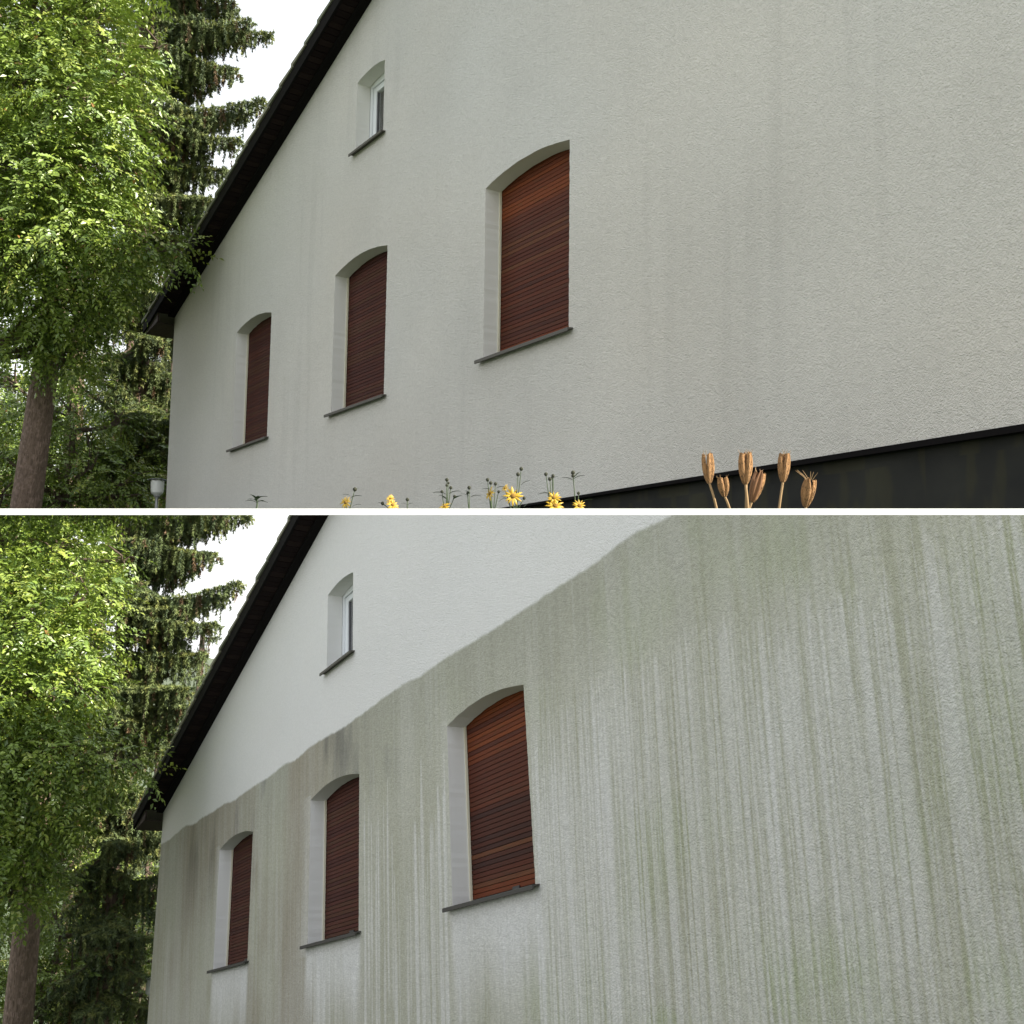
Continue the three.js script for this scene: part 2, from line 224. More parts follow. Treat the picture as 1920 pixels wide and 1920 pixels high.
function house(F, label, G) {
  const o = thing(F, [-1, G.vBase, 0], 'gable_house', label, 'house');
  reseed(G.seed);
  const uL = G.uc, uR = 6.9, ur = (uL + uR) / 2 + 0.15, roofV = (u) => G.vT + G.slope * (Math.min(u, 2 * ur - u) - G.uT), D = 0.16;
  const lumpy = () => rr(-0.0022, 0.0022);
  // wall with arched openings; edges a little lumpy as roughcast is
  const outline = [...G.bottom];
  const shape = new THREE.Shape([...outline.map((p) => new THREE.Vector2(...p)), new THREE.Vector2(uR, roofV(uR)), new THREE.Vector2(ur, roofV(ur)), new THREE.Vector2(uL, roofV(uL))]);
  for (const w of G.windows) {
    const pts = [], step = 0.035;
    const n1 = Math.round(w.h / step), n2 = 22;
    for (let i = 0; i <= n1; i++) pts.push([w.u, w.v + w.h * i / n1]);
    const R = (w.w * w.w / 4 + w.rise * w.rise) / (2 * w.rise), a = Math.asin(w.w / 2 / R);
    for (let i = 1; i < n2; i++) { const t = -a + 2 * a * i / n2; pts.push([w.u + w.w / 2 + R * Math.sin(t), w.v + w.h + w.rise - R + R * Math.cos(t)]); }
    for (let i = 0; i <= n1; i++) pts.push([w.u + w.w, w.v + w.h * (1 - i / n1)]);
    shape.holes.push(new THREE.Path(pts.map(([x, y]) => new THREE.Vector2(x + lumpy(), y + lumpy()))));
  }
  const wg = new THREE.ExtrudeGeometry(shape, { depth: D, bevelEnabled: false }); wg.translate(0, 0, -D);
  mesh(o, 'wall', wg, [G.front, G.reveal]);
  // the other walls of the house, and its inside
  const deckV = G.floor, back = -6.2;
  const sidePts = (u) => { const g = new THREE.BufferGeometry(); const a = [[u, deckV(u, -D), -D - 0.002], [u, deckV(u, back), back], [u, roofV(u) - 0.03, back], [u, roofV(u) - 0.03, -D - 0.002]], w = u < 0 ? 0.2 : -0.2, b = a.map((p) => [p[0] + w, p[1], p[2]]); const pos = []; const quad = (p, q, r, s) => pos.push(...p, ...q, ...r, ...p, ...r, ...s); quad(...a); quad(b[3], b[2], b[1], b[0]); for (let i = 0; i < 4; i++) quad(a[i], b[i], b[(i + 1) % 4], a[(i + 1) % 4]); g.setAttribute('position', new THREE.Float32BufferAttribute(pos, 3)); g.computeVertexNormals(); return g; };
  mesh(o, 'side_wall', sidePts(uL + 0.003), G.plain); mesh(o, 'side_wall', sidePts(uR - 0.003), G.plain);
  const bl = deckV(uL, back), br = deckV(uR, back);
  mesh(o, 'back_wall', prism([[uL + 0.21, bl], [uR - 0.21, br], [uR - 0.21, roofV(uR) - 0.03], [ur, roofV(ur) - 0.03], [uL + 0.21, roofV(uL) - 0.03]], back, back + 0.2), G.plain);
  mesh(o, 'ceiling', box(uL + 0.21, uR - 0.21, G.loft - 0.05, G.loft, back + 0.21, -D - 0.004), M.inside);
  // roof: two slabs, tiles showing along the verge, boarded soffit, bargeboard
  const over = 0.30, eaveU = uL - 0.55, th = 0.13, ang = Math.atan(G.slope), ca = Math.cos(ang);
  for (const side of [1, -1]) {
    const mir = (u) => side > 0 ? u : 2 * ur - u, ln = (ur - eaveU) / ca;
    const slab = prism([[eaveU, roofV(eaveU) + 0.025], [ur, roofV(ur) + 0.025], [ur, roofV(ur) + 0.025 + th], [eaveU, roofV(eaveU) + 0.025 + th]].map(([u, v]) => [mir(u), v]), back - 0.3, over - 0.035);
    const roof = mesh(o, 'roof', slab, M.tile);
    const nT = 25, pitch = (ur - eaveU) / nT;
    for (let i = 0; i < nT; i++) {
      const u0 = eaveU - 0.05 + i * pitch, u1 = u0 + pitch + 0.05, y0 = roofV(u0) + 0.165, y1 = roofV(u1) + 0.145, e = rr(-0.006, 0.006);
      mesh(roof, 'tile', prism([[u0, y0 - 0.012], [u1, y1 - 0.012], [u1, y1 + 0.014], [u0, y0 + 0.045 + e]].map(([u, v]) => [mir(u), v]), over - 0.32, over + 0.02 + e), rnd() < 0.5 ? M.tile : M.tileB);
    }
    mesh(o, 'bargeboard', prism([[eaveU, roofV(eaveU) - 0.012], [ur, roofV(ur) - 0.012], [ur, roofV(ur) + 0.145], [eaveU, roofV(eaveU) + 0.15]].map(([u, v]) => [mir(u), v]), over - 0.03, over), M.fascia);
    const soffit = holder(o, 'soffit');
    const nB = 92, bw = (ur - uL) / nB, bg = prism([[0.006, 0], [bw - 0.006, G.slope * side * (bw - 0.012)], [bw - 0.006, G.slope * side * (bw - 0.012) + 0.016], [0.006, 0.016]].map(([u, v]) => [u, v]), 0.1, over - 0.034);
    for (let i = 0; i < nB; i++) { const u = side > 0 ? uL + i * bw : 2 * ur - uL - i * bw - bw; mesh(soffit, 'board', bg, i % 3 ? M.board : M.boardB, [u, roofV(side > 0 ? u : u + bw) - (side > 0 ? 0 : G.slope * -bw) * 0 + (side > 0 ? 0 : G.slope * bw) - 0.004 - (side > 0 ? 0 : 0) + rr(-0.003, 0.003), 0]); }
    mesh(soffit, 'wall_trim', prism([[uL, roofV(uL) - 0.035], [ur, roofV(ur) - 0.035], [ur, roofV(ur) + 0.02], [uL, roofV(uL) + 0.02]].map(([u, v]) => [mir(u), v]), 0.002, 0.1), M.fascia);
    // boxed eave
    const eave = holder(o, 'eave_box');
    const vE = roofV(uL) - 0.16;
    mesh(eave, 'return_panel', prism([[eaveU + 0.03, roofV(eaveU) - 0.02], [uL + 0.02, vE + 0.02], [uL + 0.02, roofV(uL) - 0.02]].map(([u, v]) => [mir(u), v]), over - 0.06, over - 0.04), M.eave);
    const nE = 9; for (let i = 0; i < nE; i++) { const u0 = eaveU + 0.03 + (uL - eaveU - 0.02) * i / nE, u1 = eaveU + 0.03 + (uL - eaveU - 0.02) * (i + 0.86) / nE, va = (u) => roofV(eaveU) - 0.02 + (vE + 0.02 - roofV(eaveU) + 0.02) * (u - eaveU - 0.03) / (uL - eaveU - 0.01); mesh(eave, 'board', prism([[u0, va(u0) - 0.012], [u1, va(u1) - 0.012], [u1, va(u1)], [u0, va(u0)]].map(([u, v]) => [mir(u), v]), back - 0.2, over - 0.035), M.eave); }
  }
  // plinth, drip strip
  mesh(o, 'plinth', prism(G.plinth, -0.14, -0.05), G.plinthMat);
  mesh(o, 'drip_strip', prism(G.strip, -0.02, 0.014), G.stripMat);
  // windows
  for (const w of G.windows) {
    const a = w.u, b = w.u + w.w, sm = w.sill || M.sillA;
    const sl = new THREE.ExtrudeGeometry(new THREE.Shape([[-0.16, -0.004], [0.055, -0.03], [0.058, -0.034], [0.058, -0.058], [0.048, -0.06], [0.044, -0.04], [-0.16, -0.02]].map((p) => new THREE.Vector2(...p))), { depth: w.w + 0.11, bevelEnabled: false });
    sl.rotateY(-Math.PI / 2); sl.scale(-1, 1, 1);
    // profile x -> out of the wall, depth -> along it
    const p = sl.attributes.position; for (let i = 0; i < p.count; i++) { const x = p.getX(i), z = p.getZ(i); p.setX(i, x); p.setZ(i, z); }
    sl.computeBoundingBox(); sl.translate(a - 0.055 - sl.boundingBox.min.x, w.v + 0.022, 0); if (Math.abs(sl.boundingBox.max.z - 0.058) > 0.01) { sl.scale(1, 1, -1); }
    sl.computeVertexNormals(); mesh(o, 'sill', sl, sm);
    if (w.shutter) {
      const sh = holder(o, 'roller_shutter'), pitch = 0.0355, n = Math.ceil((w.h + w.rise + 0.06) / pitch);
      for (let i = 0; i < n; i++) {
        const t = i / n, set = w.shutter === 'worn' ? SLAT : DARKSLAT; let k = Math.floor(rnd() * 4);
        if (set === SLAT) { if (n - i < 14 && rnd() < 0.75) k = 4 + (rnd() < 0.55 ? 1 : 0); else if (i < 3) k = 5; else if (G.damp && t > 0.12 && t < 0.44 && rnd() < 0.75) k = rnd() < 0.7 ? 7 : 8; else if (t > 0.1 && t < 0.5 && rnd() < 0.3) k = rnd() < 0.6 ? 7 : 1; else if (rnd() < 0.1) k = 6; }
        const m = mesh(sh, i ? 'slat' : 'bottom_slat', slatGeos[(i * 3 + Math.floor(rnd() * 2)) % 5], set[k], [a - 0.04, w.v + 0.01 + (i + 0.5) * pitch, -D - 0.018 + rr(-0.0012, 0.0012)]); m.scale.set(w.w + 0.08, pitch, pitch * 0.42);
      }
      mesh(sh, 'guide_rail', box(a - 0.006, a + 0.014, w.v + 0.01, w.v + w.h + 0.03, -D - 0.006, -D + 0.012), M.rail);
      mesh(sh, 'guide_rail', box(b - 0.014, b + 0.006, w.v + 0.01, w.v + w.h + 0.03, -D - 0.006, -D + 0.012), M.rail);
      mesh(sh, 'backing', box(a - 0.05, b + 0.05, w.v - 0.02, w.v + w.h + w.rise + 0.1, -D - 0.075, -D - 0.055), M.dark);
      mesh(sh, 'latch', box(a + w.w * 0.52, a + w.w * 0.6, w.v + 0.03, w.v + 0.06, -D - 0.004, -D + 0.002), M.latch);
    } else {
      const wi = holder(o, 'window'), z = -D - 0.06, y0 = w.v - 0.02, y1 = w.v + w.h + w.rise + 0.06;
      const bar = (name, x0, x1, ya, yb, z0, z1, m = M.white) => mesh(wi, name, box(x0, x1, ya, yb, z0, z1), m);
      bar('frame', a - 0.04, a + 0.035, y0, y1, z, z + 0.055); bar('frame', b - 0.035, b + 0.04, y0, y1, z, z + 0.055);
      bar('frame', a + 0.035, b - 0.035, y0, w.v + 0.045, z, z + 0.055); bar('frame', a + 0.035, b - 0.035, w.v + w.h - 0.02, y1, z, z + 0.055);
      const t0 = w.v + 0.05, t1 = w.v + w.h - 0.026;
      bar('sash', a + 0.040, a + 0.105, t0, t1, z - 0.012, z + 0.037); bar('sash', b - 0.105, b - 0.040, t0, t1, z - 0.012, z + 0.037);
      bar('sash', a + 0.105, b - 0.105, t0, t0 + 0.06, z - 0.012, z + 0.037); bar('sash', a + 0.105, b - 0.105, t1 - 0.06, t1, z - 0.012, z + 0.037);
      bar('gasket', a + 0.105, a + 0.112, t0 + 0.06, t1 - 0.06, z, z + 0.026, M.rubber);
      const pane = bar('pane', a + 0.1, b - 0.1, t0 + 0.055, t1 - 0.055, z + 0.008, z + 0.014, M.glass);
    }
  }
  return o;
}
const lineV = (a, b) => (u) => a + b * u;
house(HIGH, 'cleaned grey plaster gable house with red-brown roller shutters, above the white slab', {
  seed: 5, uc: -8.38, uT: -8.263, vT: 2.421, slope: 0.339, vBase: -1.3, loft: 2.3,
  bottom: [[-8.38, -0.585], [0.0, -1.333], [6.9, -1.333]], floor: (u, n) => -1.3279 - 0.0894 * u - 0.0771 * n,
  plinth: [[0.2, -1.342], [6.85, -1.938], [6.85, -1.335]], strip: [[0.15, -1.342], [6.9, -1.372], [6.9, -1.326], [0.15, -1.326]], plinthMat: M.plinth, stripMat: M.strip,
  front: plaster(cleanWall, 1.0), reveal: mat(0.70, 0.69, 0.645, 0.95), plain: plainPlaster([0.47, 0.48, 0.44], 1),
  windows: [
    { u: -5.829, w: 1.132, v: 0, h: 1.544, rise: 0.08, shutter: 'dark' }, { u: -2.965, w: 1.184, v: 0, h: 1.544, rise: 0.08, shutter: 'dark' },
    { u: 0, w: 1.2, v: 0, h: 1.544, rise: 0.075, shutter: 'worn' }, { u: -2.56, w: 0.62, v: 2.805, h: 0.792, rise: 0.04 }],
});
house(LOW, 'half cleaned dirt-streaked gable house with red-brown roller shutters, below the white slab', {
  seed: 9, damp: true, uc: -9.129, uT: -9.129, vT: 2.37, slope: 0.31, vBase: -2.3, loft: 2.2,
  bottom: [[-9.129, -1.06], [6.9, -1.06]], floor: () => -2.6,
  plinth: [[-9.1, -2.6], [6.85, -2.6], [6.85, -1.062], [-9.1, -1.062]], strip: [[-9.129, -1.085], [6.9, -1.085], [6.9, -1.059], [-9.129, -1.059]], plinthMat: mat(0.36, 0.37, 0.33, 0.95), stripMat: M.pale,
  front: plaster(dirtyWall, 6.5), reveal: mat(0.66, 0.655, 0.63, 0.95), plain: plainPlaster([0.5, 0.5, 0.46], 9),
  windows: [
    { u: -6.135, w: 1.279, v: 0, h: 1.351, rise: 0.075, shutter: 'dark', sill: M.sillB }, { u: -3.028, w: 1.248, v: 0, h: 1.351, rise: 0.075, shutter: 'dark', sill: M.sillB },
    { u: 0, w: 1.2, v: 0, h: 1.351, rise: 0.07, shutter: 'worn', sill: M.sillB }, { u: -2.644, w: 0.688, v: 2.571, h: 0.833, rise: 0.04 }],
});

// ---------------------------------------------------------------- trees
const leafMat = new THREE.MeshPhysicalMaterial({ color: 0xffffff, vertexColors: true, roughness: 0.4, transmission: 0.4, thickness: 0, side: THREE.DoubleSide });
const needleMat = new THREE.MeshPhysicalMaterial({ color: 0xffffff, vertexColors: true, roughness: 0.7, transmission: 0.12, thickness: 0, side: THREE.DoubleSide });
const barkMat = (() => {
  const c = colorTexture(256, 256, (i, j) => { const n = fbm(i / 22, j / 7, 4), p = sstep(0.5, 0.7, fbm(i / 14 + 9, j / 16, 3)); return [0.10 + 0.14 * n + 0.07 * p, 0.07 + 0.10 * n + 0.05 * p, 0.052 + 0.075 * n + 0.045 * p]; });
  const b = greyTexture(256, 256, (i, j) => fbm(i / 18, j / 6, 4));
  return (s) => new THREE.MeshStandardMaterial({ map: rep(c, 12, 2), bumpMap: rep(b, 12, 2), bumpScale: 0.03 * s, roughness: 0.95, side: THREE.DoubleSide });
})();
const barkU = barkMat(1), barkL = barkMat(9);
class Soup { constructor() { this.p = []; this.c = []; } tri(a, b, c, col) { this.p.push(a.x, a.y, a.z, b.x, b.y, b.z, c.x, c.y, c.z); for (let i = 0; i < 3; i++) this.c.push(...col); } geo() { const g = new THREE.BufferGeometry(); g.setAttribute('position', new THREE.Float32BufferAttribute(this.p, 3)); g.setAttribute('color', new THREE.Float32BufferAttribute(this.c, 3)); g.computeVertexNormals(); return g; } }
const UPV = V(0, 1, 0);
function leaf(S, at, dir, nrm, len, wid, col) {   // two-sided leaf folded along its rib
  const side = V(0, 0, 0).crossVectors(dir, nrm).normalize(), n = V(0, 0, 0).crossVectors(side, dir).normalize();
  const mid = at.clone().addScaledVector(dir, len * 0.45).addScaledVector(n, -len * 0.05), tip = at.clone().addScaledVector(dir, len).addScaledVector(n, -len * 0.12);
  const l = mid.clone().addScaledVector(side, wid).addScaledVector(n, len * 0.1), r = mid.clone().addScaledVector(side, -wid).addScaledVector(n, len * 0.1);
  S.tri(at, l, tip, col); S.tri(at, tip, r, col);
}
const rdir = () => { let x, y, z; do { x = rr(-1, 1); y = rr(-1, 1); z = rr(-1, 1); } while (x * x + y * y + z * z > 1 || x * x + y * y + z * z < 0.01); return V(x, y, z).normalize(); };
function foliage(clumps, density, len, cols, droop = 0.25) {
  const S = new Soup();
  for (const [cx, cy, cz, r] of clumps) {
    const C = V(cx, cy, cz), n = Math.round(density * r * r);
    for (let i = 0; i < n; i++) {
      const o = rdir(), k = Math.pow(rnd(), 0.42) * (0.72 + 0.55 * noise(o.x * 2.4 + cx * 3, o.y * 2.4 + o.z * 1.7 + cy * 5)), p = C.clone().add(V(o.x * r * k, o.y * r * k * 0.82, o.z * r * k));
      const d = o.clone().multiplyScalar(0.7).add(V(rr(-0.5, 0.5), rr(-0.35, 0.3) - droop, rr(-0.5, 0.5))).normalize();
      const plane = V(rr(-0.55, 0.55), 0.75, rr(-0.55, 0.55)).addScaledVector(o, 0.6).normalize(), tone = rnd();
      const m = 9 + Math.floor(rnd() * 5), L = rr(0.26, 0.46), pick = cols[Math.floor(rnd() * rnd() * cols.length)];
      for (let q = 0; q < m; q++) {
        const t = (q + 0.5) / m, at = p.clone().addScaledVector(d, L * t).add(V(0, -0.05 * t * t, 0)), sd = V(0, 0, 0).crossVectors(d, plane).normalize().multiplyScalar(q % 2 ? 1 : -1);
        const dir = d.clone().multiplyScalar(q === m - 1 ? 1 : 0.55).add(sd.multiplyScalar(q === m - 1 ? 0 : 0.85)).add(V(rr(-0.2, 0.2), rr(-0.35, 0.1), rr(-0.2, 0.2))).normalize();
        const nr = plane.clone().add(V(rr(-0.5, 0.5), rr(-0.2, 0.3), rr(-0.5, 0.5))).normalize();
        const l = len * rr(0.5, 1.35), v = rr(0.8, 1.2); const c = rnd() < 0.004 ? [0.26, 0.13, 0.03] : pick;
        leaf(S, at, dir, nr, l, l * rr(0.22, 0.3), [c[0] * v, c[1] * v, c[2] * v]);
      }
    }
  }
  return S.geo();
}
function limbs(base, clumps, r0, forks) {   // trunk to a fork, then a limb to each clump
  const out = [], top = V(...forks[forks.length - 1]);
  out.push(tube([base, ...forks.map((f) => V(...f))], r0, r0 * 0.42, 9, 24));
  for (const [x, y, z, r] of clumps) { const c = V(x, y, z); let f = V(...forks[0]), best = 1e9; for (const k of forks) { const d = Math.abs(k[1] - (y - r * 1.2)); if (d < best) { best = d; f = V(...k); } } const mid = f.clone().lerp(c, 0.5).add(V(rr(-0.15, 0.15), rr(-0.05, 0.2), rr(-0.15, 0.15)));
    out.push(tube([f, mid, c, c.clone().add(V(rr(-0.3, 0.3), r * 0.5, rr(-0.3, 0.3)))], 0.045, 0.012, 5, 10));
    for (let i = 0; i < 5; i++) { const o = rdir(); out.push(tube([c.clone().lerp(mid, rr(0, 0.5)), c.clone().addScaledVector(o, r * 0.4).add(V(0, 0.04, 0)), c.clone().addScaledVector(o, r * 0.9)], 0.016, 0.004, 4, 5)); } }
  return out;
}
const GREENS = [[0.21, 0.30, 0.045], [0.26, 0.345, 0.05], [0.15, 0.23, 0.045], [0.31, 0.37, 0.06], [0.11, 0.18, 0.04], [0.33, 0.35, 0.07]];
const BROAD = [[-0.69, 1.07, 1.02, 0.76], [-0.41, 1.12, 0.29, 0.56], [-0.04, 0.46, -0.02, 0.43], [-0.12, 0.05, 0.7, 0.74], [-0.72, 0.07, 1.21, 0.69], [-0.04, -0.17, 0.02, 0.5], [-0.18, -0.78, 0.45, 0.68], [-0.31, -1.04, 1.1, 0.73], [-0.15, -0.78, -0.12, 0.4], [-0.34, -1.63, 0.68, 0.74], [-0.23, -1.51, 0.03, 0.52], [-0.35, -1.6, -0.53, 0.35], [-0.25, -1.66, -0.86, 0.21], [-0.8, -2.0, 1.07, 0.61], [-0.7, -2.1, 0.04, 0.53], [-0.70, -1.95, -0.40, 0.24], [-1.13, -2.39, 0.59, 0.63], [-1.07, -2.57, 0.12, 0.46], [-1.10, -2.34, -0.20, 0.26], [-1.36, 0.71, 1.9, 0.97], [-1.52, -0.67, 1.85, 0.97], [-1.55, -1.91, 1.64, 0.83], [-0.84, 2.28, 0.79, 1.0], [-0.36, 1.94, 0.03, 0.43], [-1.46, 2.77, 1.76, 1.07], [-0.04, 0.97, -0.45, 0.16], [-1.79, 0.65, 0.76, 0.97], [-1.84, -0.82, 0.52, 0.97], [-1.53, 1.65, 0.23, 0.83], [-1.41, -2.95, 0.55, 0.34], [-1.31, -3.12, 0.17, 0.28], [-1.48, -2.8, 0.83, 0.4], [-1.37, -2.9, -0.1, 0.3]];
reseed(101);
const broadLeaves = foliage(BROAD, 640, 0.077, GREENS);
const FORKS = [[-1.95, -3.2, 1.3], [-1.85, -1.8, 1.2], [-1.7, -0.4, 1.1], [-1.5, 1.0, 1.0], [-1.3, 2.0, 1.0]];
const SHRUB = [[-0.43, 1.44, 0.9, 0.57], [-0.21, 1.08, 0.16, 0.53], [-0.18, 0.28, 0.66, 0.64], [0.11, 0.16, -0.12, 0.61], [0.04, 0.07, -0.74, 0.5], [-0.31, -0.02, -1.32, 0.39], [-0.38, 1.05, -0.65, 0.38], [-0.29, -0.31, 1.05, 0.63], [0.04, -0.35, 0.22, 0.48], [-0.91, 0.78, 1.45, 0.73]];
const shrubLeaves = foliage(SHRUB, 330, 0.075, GREENS, 0.1);

function needles(S, a, b, n, col, len = 0.062) {   // a twig from a to b set with needles
  const d = b.clone().sub(a), L = d.length(); if (L < 1e-4) return; d.divideScalar(L);
  for (let i = 0; i < n; i++) {
    const t = rnd(), p = a.clone().addScaledVector(d, L * t), o = rdir().cross(d).normalize(), nd = d.clone().multiplyScalar(0.75).addScaledVector(o, 0.8).normalize(), w = V(0, 0, 0).crossVectors(nd, rdir()).normalize().multiplyScalar(0.0085), l = len * rr(0.7, 1.2), v = rr(0.7, 1.3);
    S.tri(p.clone().add(w), p.clone().sub(w), p.clone().addScaledVector(nd, l), [col[0] * v, col[1] * v, col[2] * v]);
  }
}
const NEED = [[0.075, 0.105, 0.028], [0.09, 0.12, 0.028], [0.06, 0.09, 0.032], [0.10, 0.125, 0.03]], TIPN = [[0.17, 0.205, 0.06], [0.14, 0.185, 0.065], [0.18, 0.20, 0.05]], OLD = [[0.10, 0.075, 0.03], [0.12, 0.07, 0.03], [0.08, 0.075, 0.03]];
function bough(S, wood, P0, P1, sag, dens = 1) {
  const C = P0.clone().lerp(P1, 0.55).add(V(0, -sag, 0)), cv = new THREE.QuadraticBezierCurve3(P0, C, P1), len = P0.distanceTo(P1);
  wood.push(tube(cv.getPoints(4), 0.03, 0.006, 4, 6));
  const n = Math.round(len * 24 * dens) + 6;
  for (let i = 0; i < n; i++) {
    const t = 0.1 + 0.9 * (i + rnd()) / n, p = cv.getPoint(Math.min(1, t)), tan = cv.getTangent(Math.min(1, t)), side = V(0, 0, 0).crossVectors(tan, UPV).normalize().multiplyScalar(i % 2 ? 1 : -1);
    const reach = (0.12 + 0.42 * Math.pow(1 - t, 0.7)) * rr(0.5, 1.1) * Math.min(1, len / 1.2), hang = (0.12 + 0.62 * Math.pow(1 - t, 0.6)) * rr(0.35, 1.15) * Math.min(1, len / 1.2);
    const e = p.clone().addScaledVector(side, reach).addScaledVector(tan, reach * 0.6).add(V(0, -reach * 0.15, 0));
    needles(S, p, e, Math.round(170 * reach * dens) + 6, (rnd() < 0.35 + 0.4 * t ? TIPN : NEED)[Math.floor(rnd() * 3)]);
    const m = 1 + Math.floor(rnd() * 2.4);
    for (let q = 0; q < m; q++) { const s = p.clone().lerp(e, rr(0.1, 1)), b = s.clone().add(V(rr(-0.05, 0.05), -hang * rr(0.5, 1), rr(-0.05, 0.05))); needles(S, s, b, Math.round(150 * hang * dens) + 5, (rnd() < 0.14 ? OLD : rnd() < 0.2 ? TIPN : NEED)[Math.floor(rnd() * 3)], 0.055); }
  }
  needles(S, cv.getPoint(0.3), P1, Math.round(110 * len * dens), TIPN[1]);
}
reseed(202);
const RIGHTSPRUCE = (() => {
  const S = new Soup(), wood = [];
  const B = [[-0.56, 1.6, 1.12, 0.36, 1.29, -0.18, 0.35], [-0.6, 1.15, 1.09, 0.5, 0.85, -0.79, 0.35], [-0.62, 0.88, 1.07, 0.78, 0.8, -0.33, 0.35], [-0.64, 0.66, 1.05, 0.33, 0.12, -0.29, 0.3], [-0.66, 0.48, 1.04, -0.35, 0.09, -0.13, 0.25], [-0.6, 1.15, 1.09, -0.54, 0.46, 0.2, 0.2], [-0.75, -0.55, 0.96, 0.97, -0.59, -0.54, 0.4], [-0.77, -0.78, 0.94, 0.59, -1.2, -0.29, 0.3], [-0.76, -0.6, 0.95, 0.44, -0.97, 0.3, 0.15], [-0.82, -1.36, 0.89, 0.16, -1.58, -0.24, 0.3], [-0.88, -1.99, 0.85, 0.45, -2.25, 0.07, 0.25], [-0.94, -2.62, 0.8, -0.22, -2.66, 0.03, 0.25], [-0.85, -1.63, 0.87, -0.5, -1.77, 0.21, 0.1], [-1.0, -3.34, 0.74, -0.26, -3.8, 0.24, 0.2], [-1.06, -4.06, 0.69, -0.76, -4.38, -0.0, 0.25], [-1.14, -4.87, 0.63, -0.74, -4.95, 0.02, 0.3], [-1.2, -5.59, 0.57, -0.22, -5.89, 0.29, 0.25], [-1.26, -6.3, 0.51, -0.96, -6.39, 0.11, 0.2], [-1.1, -4.42, 0.66, -1.01, -5.05, 1.09, 0.2], [-1.19, -5.5, 0.58, -1.31, -5.9, 1.01, 0.2], [-0.68, 0.26, 1.02, -0.73, -0.64, 1.53, 0.2], [-0.82, -1.36, 0.89, -1.34, -1.86, 1.3, 0.2], [-0.92, -2.44, 0.81, -1.15, -3.22, 1.28, 0.2], [-0.49, 2.41, 1.18, 1.05, 1.59, -0.27, 0.3], [-0.42, 3.13, 1.24, 0.45, 2.85, 0.01, 0.3], [-0.36, 3.85, 1.29, 0.01, 3.94, 0.37, 0.2]];
  for (const b of B) bough(S, wood, V(b[0], b[1], b[2]), V(b[3], b[4], b[5]), b[6] * 0.7, 1.25);
  for (const b of B) for (let q = 0; q < 2; q++) { const dy = rr(-0.3, 0.12), k = rr(0.55, 0.88), P = V(b[0], b[1] + dy, b[2]), T = V(b[3] + rr(-0.4, 0.2), b[4] + dy - rr(0, 0.25), b[5] + rr(-0.5, 0.5)); bough(S, wood, P, P.clone().lerp(T, k), b[6] * 0.5, 1.1); }
  for (let i = 0; i < 22; i++) { const h = -6.4 + 5.2 * i / 22, a = -0.52 + rr(-0.9, 0.9), L = rr(0.55, 0.95), P = V(-0.7 + 0.085 * h, h, 1.0 + 0.07 * h); bough(S, wood, P, V(P.x + Math.cos(a) * L, h - L * rr(0.35, 0.8), P.z - Math.sin(a) * L), 0.12, 1.1); }
  for (let i = 0; i < 46; i++) { const h = rr(-6.6, 2.6), a = rr(0, 6.28), L = rr(0.6, 1.1), P = V(-0.7 + 0.085 * h, h, 1.0 + 0.07 * h); bough(S, wood, P, V(P.x + Math.cos(a) * L, h - L * rr(0.3, 0.7), P.z + Math.sin(a) * L), 0.15, 0.9); }
  return { needles: S.geo(), wood: mergeGeometries(wood) };
})();
const SPRUCE = (() => {   // a whole spruce 13 high, base at 0
  const S = new Soup(), wood = [];
  for (let i = 0; i < 58; i++) { const h = 0.5 + 12 * i / 58 + rr(-0.1, 0.1), a = i * 2.399 + rr(-0.3, 0.3), L = 2.3 * Math.pow(1 - h / 13.6, 0.75) * rr(0.8, 1.1) + 0.15; bough(S, wood, V(0, h, 0), V(Math.cos(a) * L, h - 0.35 * L * rr(0.3, 1.2), Math.sin(a) * L), 0.22 * L, 0.62); }
  return { needles: S.geo(), wood: mergeGeometries(wood) };
})();
const add = (a, b) => [a[0] + b[0], a[1] + b[1], a[2] + b[2]];
function broadTree(F, ref, ground, label, bark) {
  const b = add(ref, [-1.98, 0, 1.24]); b[1] = ground(b[0], b[2]);
  const o = thing(F, b, 'broadleaf_tree', label, 'tree');
  const rel = (g) => { const m = mesh(o, ...g); m.position.add(V(...ref)); return m; };
  reseed(55); const L = limbs(V(b[0] - ref[0], b[1] - ref[1], b[2] - ref[2]), BROAD, 0.16, FORKS);
  rel(['trunk', L[0], bark]); rel(['branches', mergeGeometries(L.slice(1)), bark]); rel(['crown', broadLeaves, leafMat]);
}
function shrub(F, ref, ground, label, bark) {
  const b = add(ref, [-0.2, 0, 0.2]); b[1] = ground(b[0], b[2]);
  const o = thing(F, b, 'understorey_shrub', label, 'shrub'); reseed(66);
  const L = limbs(V(b[0] - ref[0], b[1] - ref[1], b[2] - ref[2]), SHRUB, 0.06, [[-0.2, -0.3, 0.2], [-0.25, 0.3, 0.1], [-0.3, 0.8, 0.1]]);
  const st = mesh(o, 'stems', mergeGeometries(L), bark); st.position.add(V(...ref)); const m = mesh(o, 'crown', shrubLeaves, leafMat); m.position.add(V(...ref));
}
function rightSpruce(F, ref, ground, label, bark) {
  const b = add(ref, [-1.3493, 0, 0.4412]); b[1] = ground(b[0], b[2]);
  const o = thing(F, b, 'spruce_tree', label, 'tree'), off = (m) => m.position.add(V(...ref));
  off(mesh(o, 'trunk', tube([V(b[0] - ref[0], b[1] - ref[1], b[2] - ref[2]), V(-1.0, -3.3, 0.74), V(-0.65, 0.5, 1.05), V(-0.25, 5.1, 1.39)], 0.15, 0.04, 9, 24), bark));
  off(mesh(o, 'branches', RIGHTSPRUCE.wood, bark)); off(mesh(o, 'crown', RIGHTSPRUCE.needles, needleMat));
}
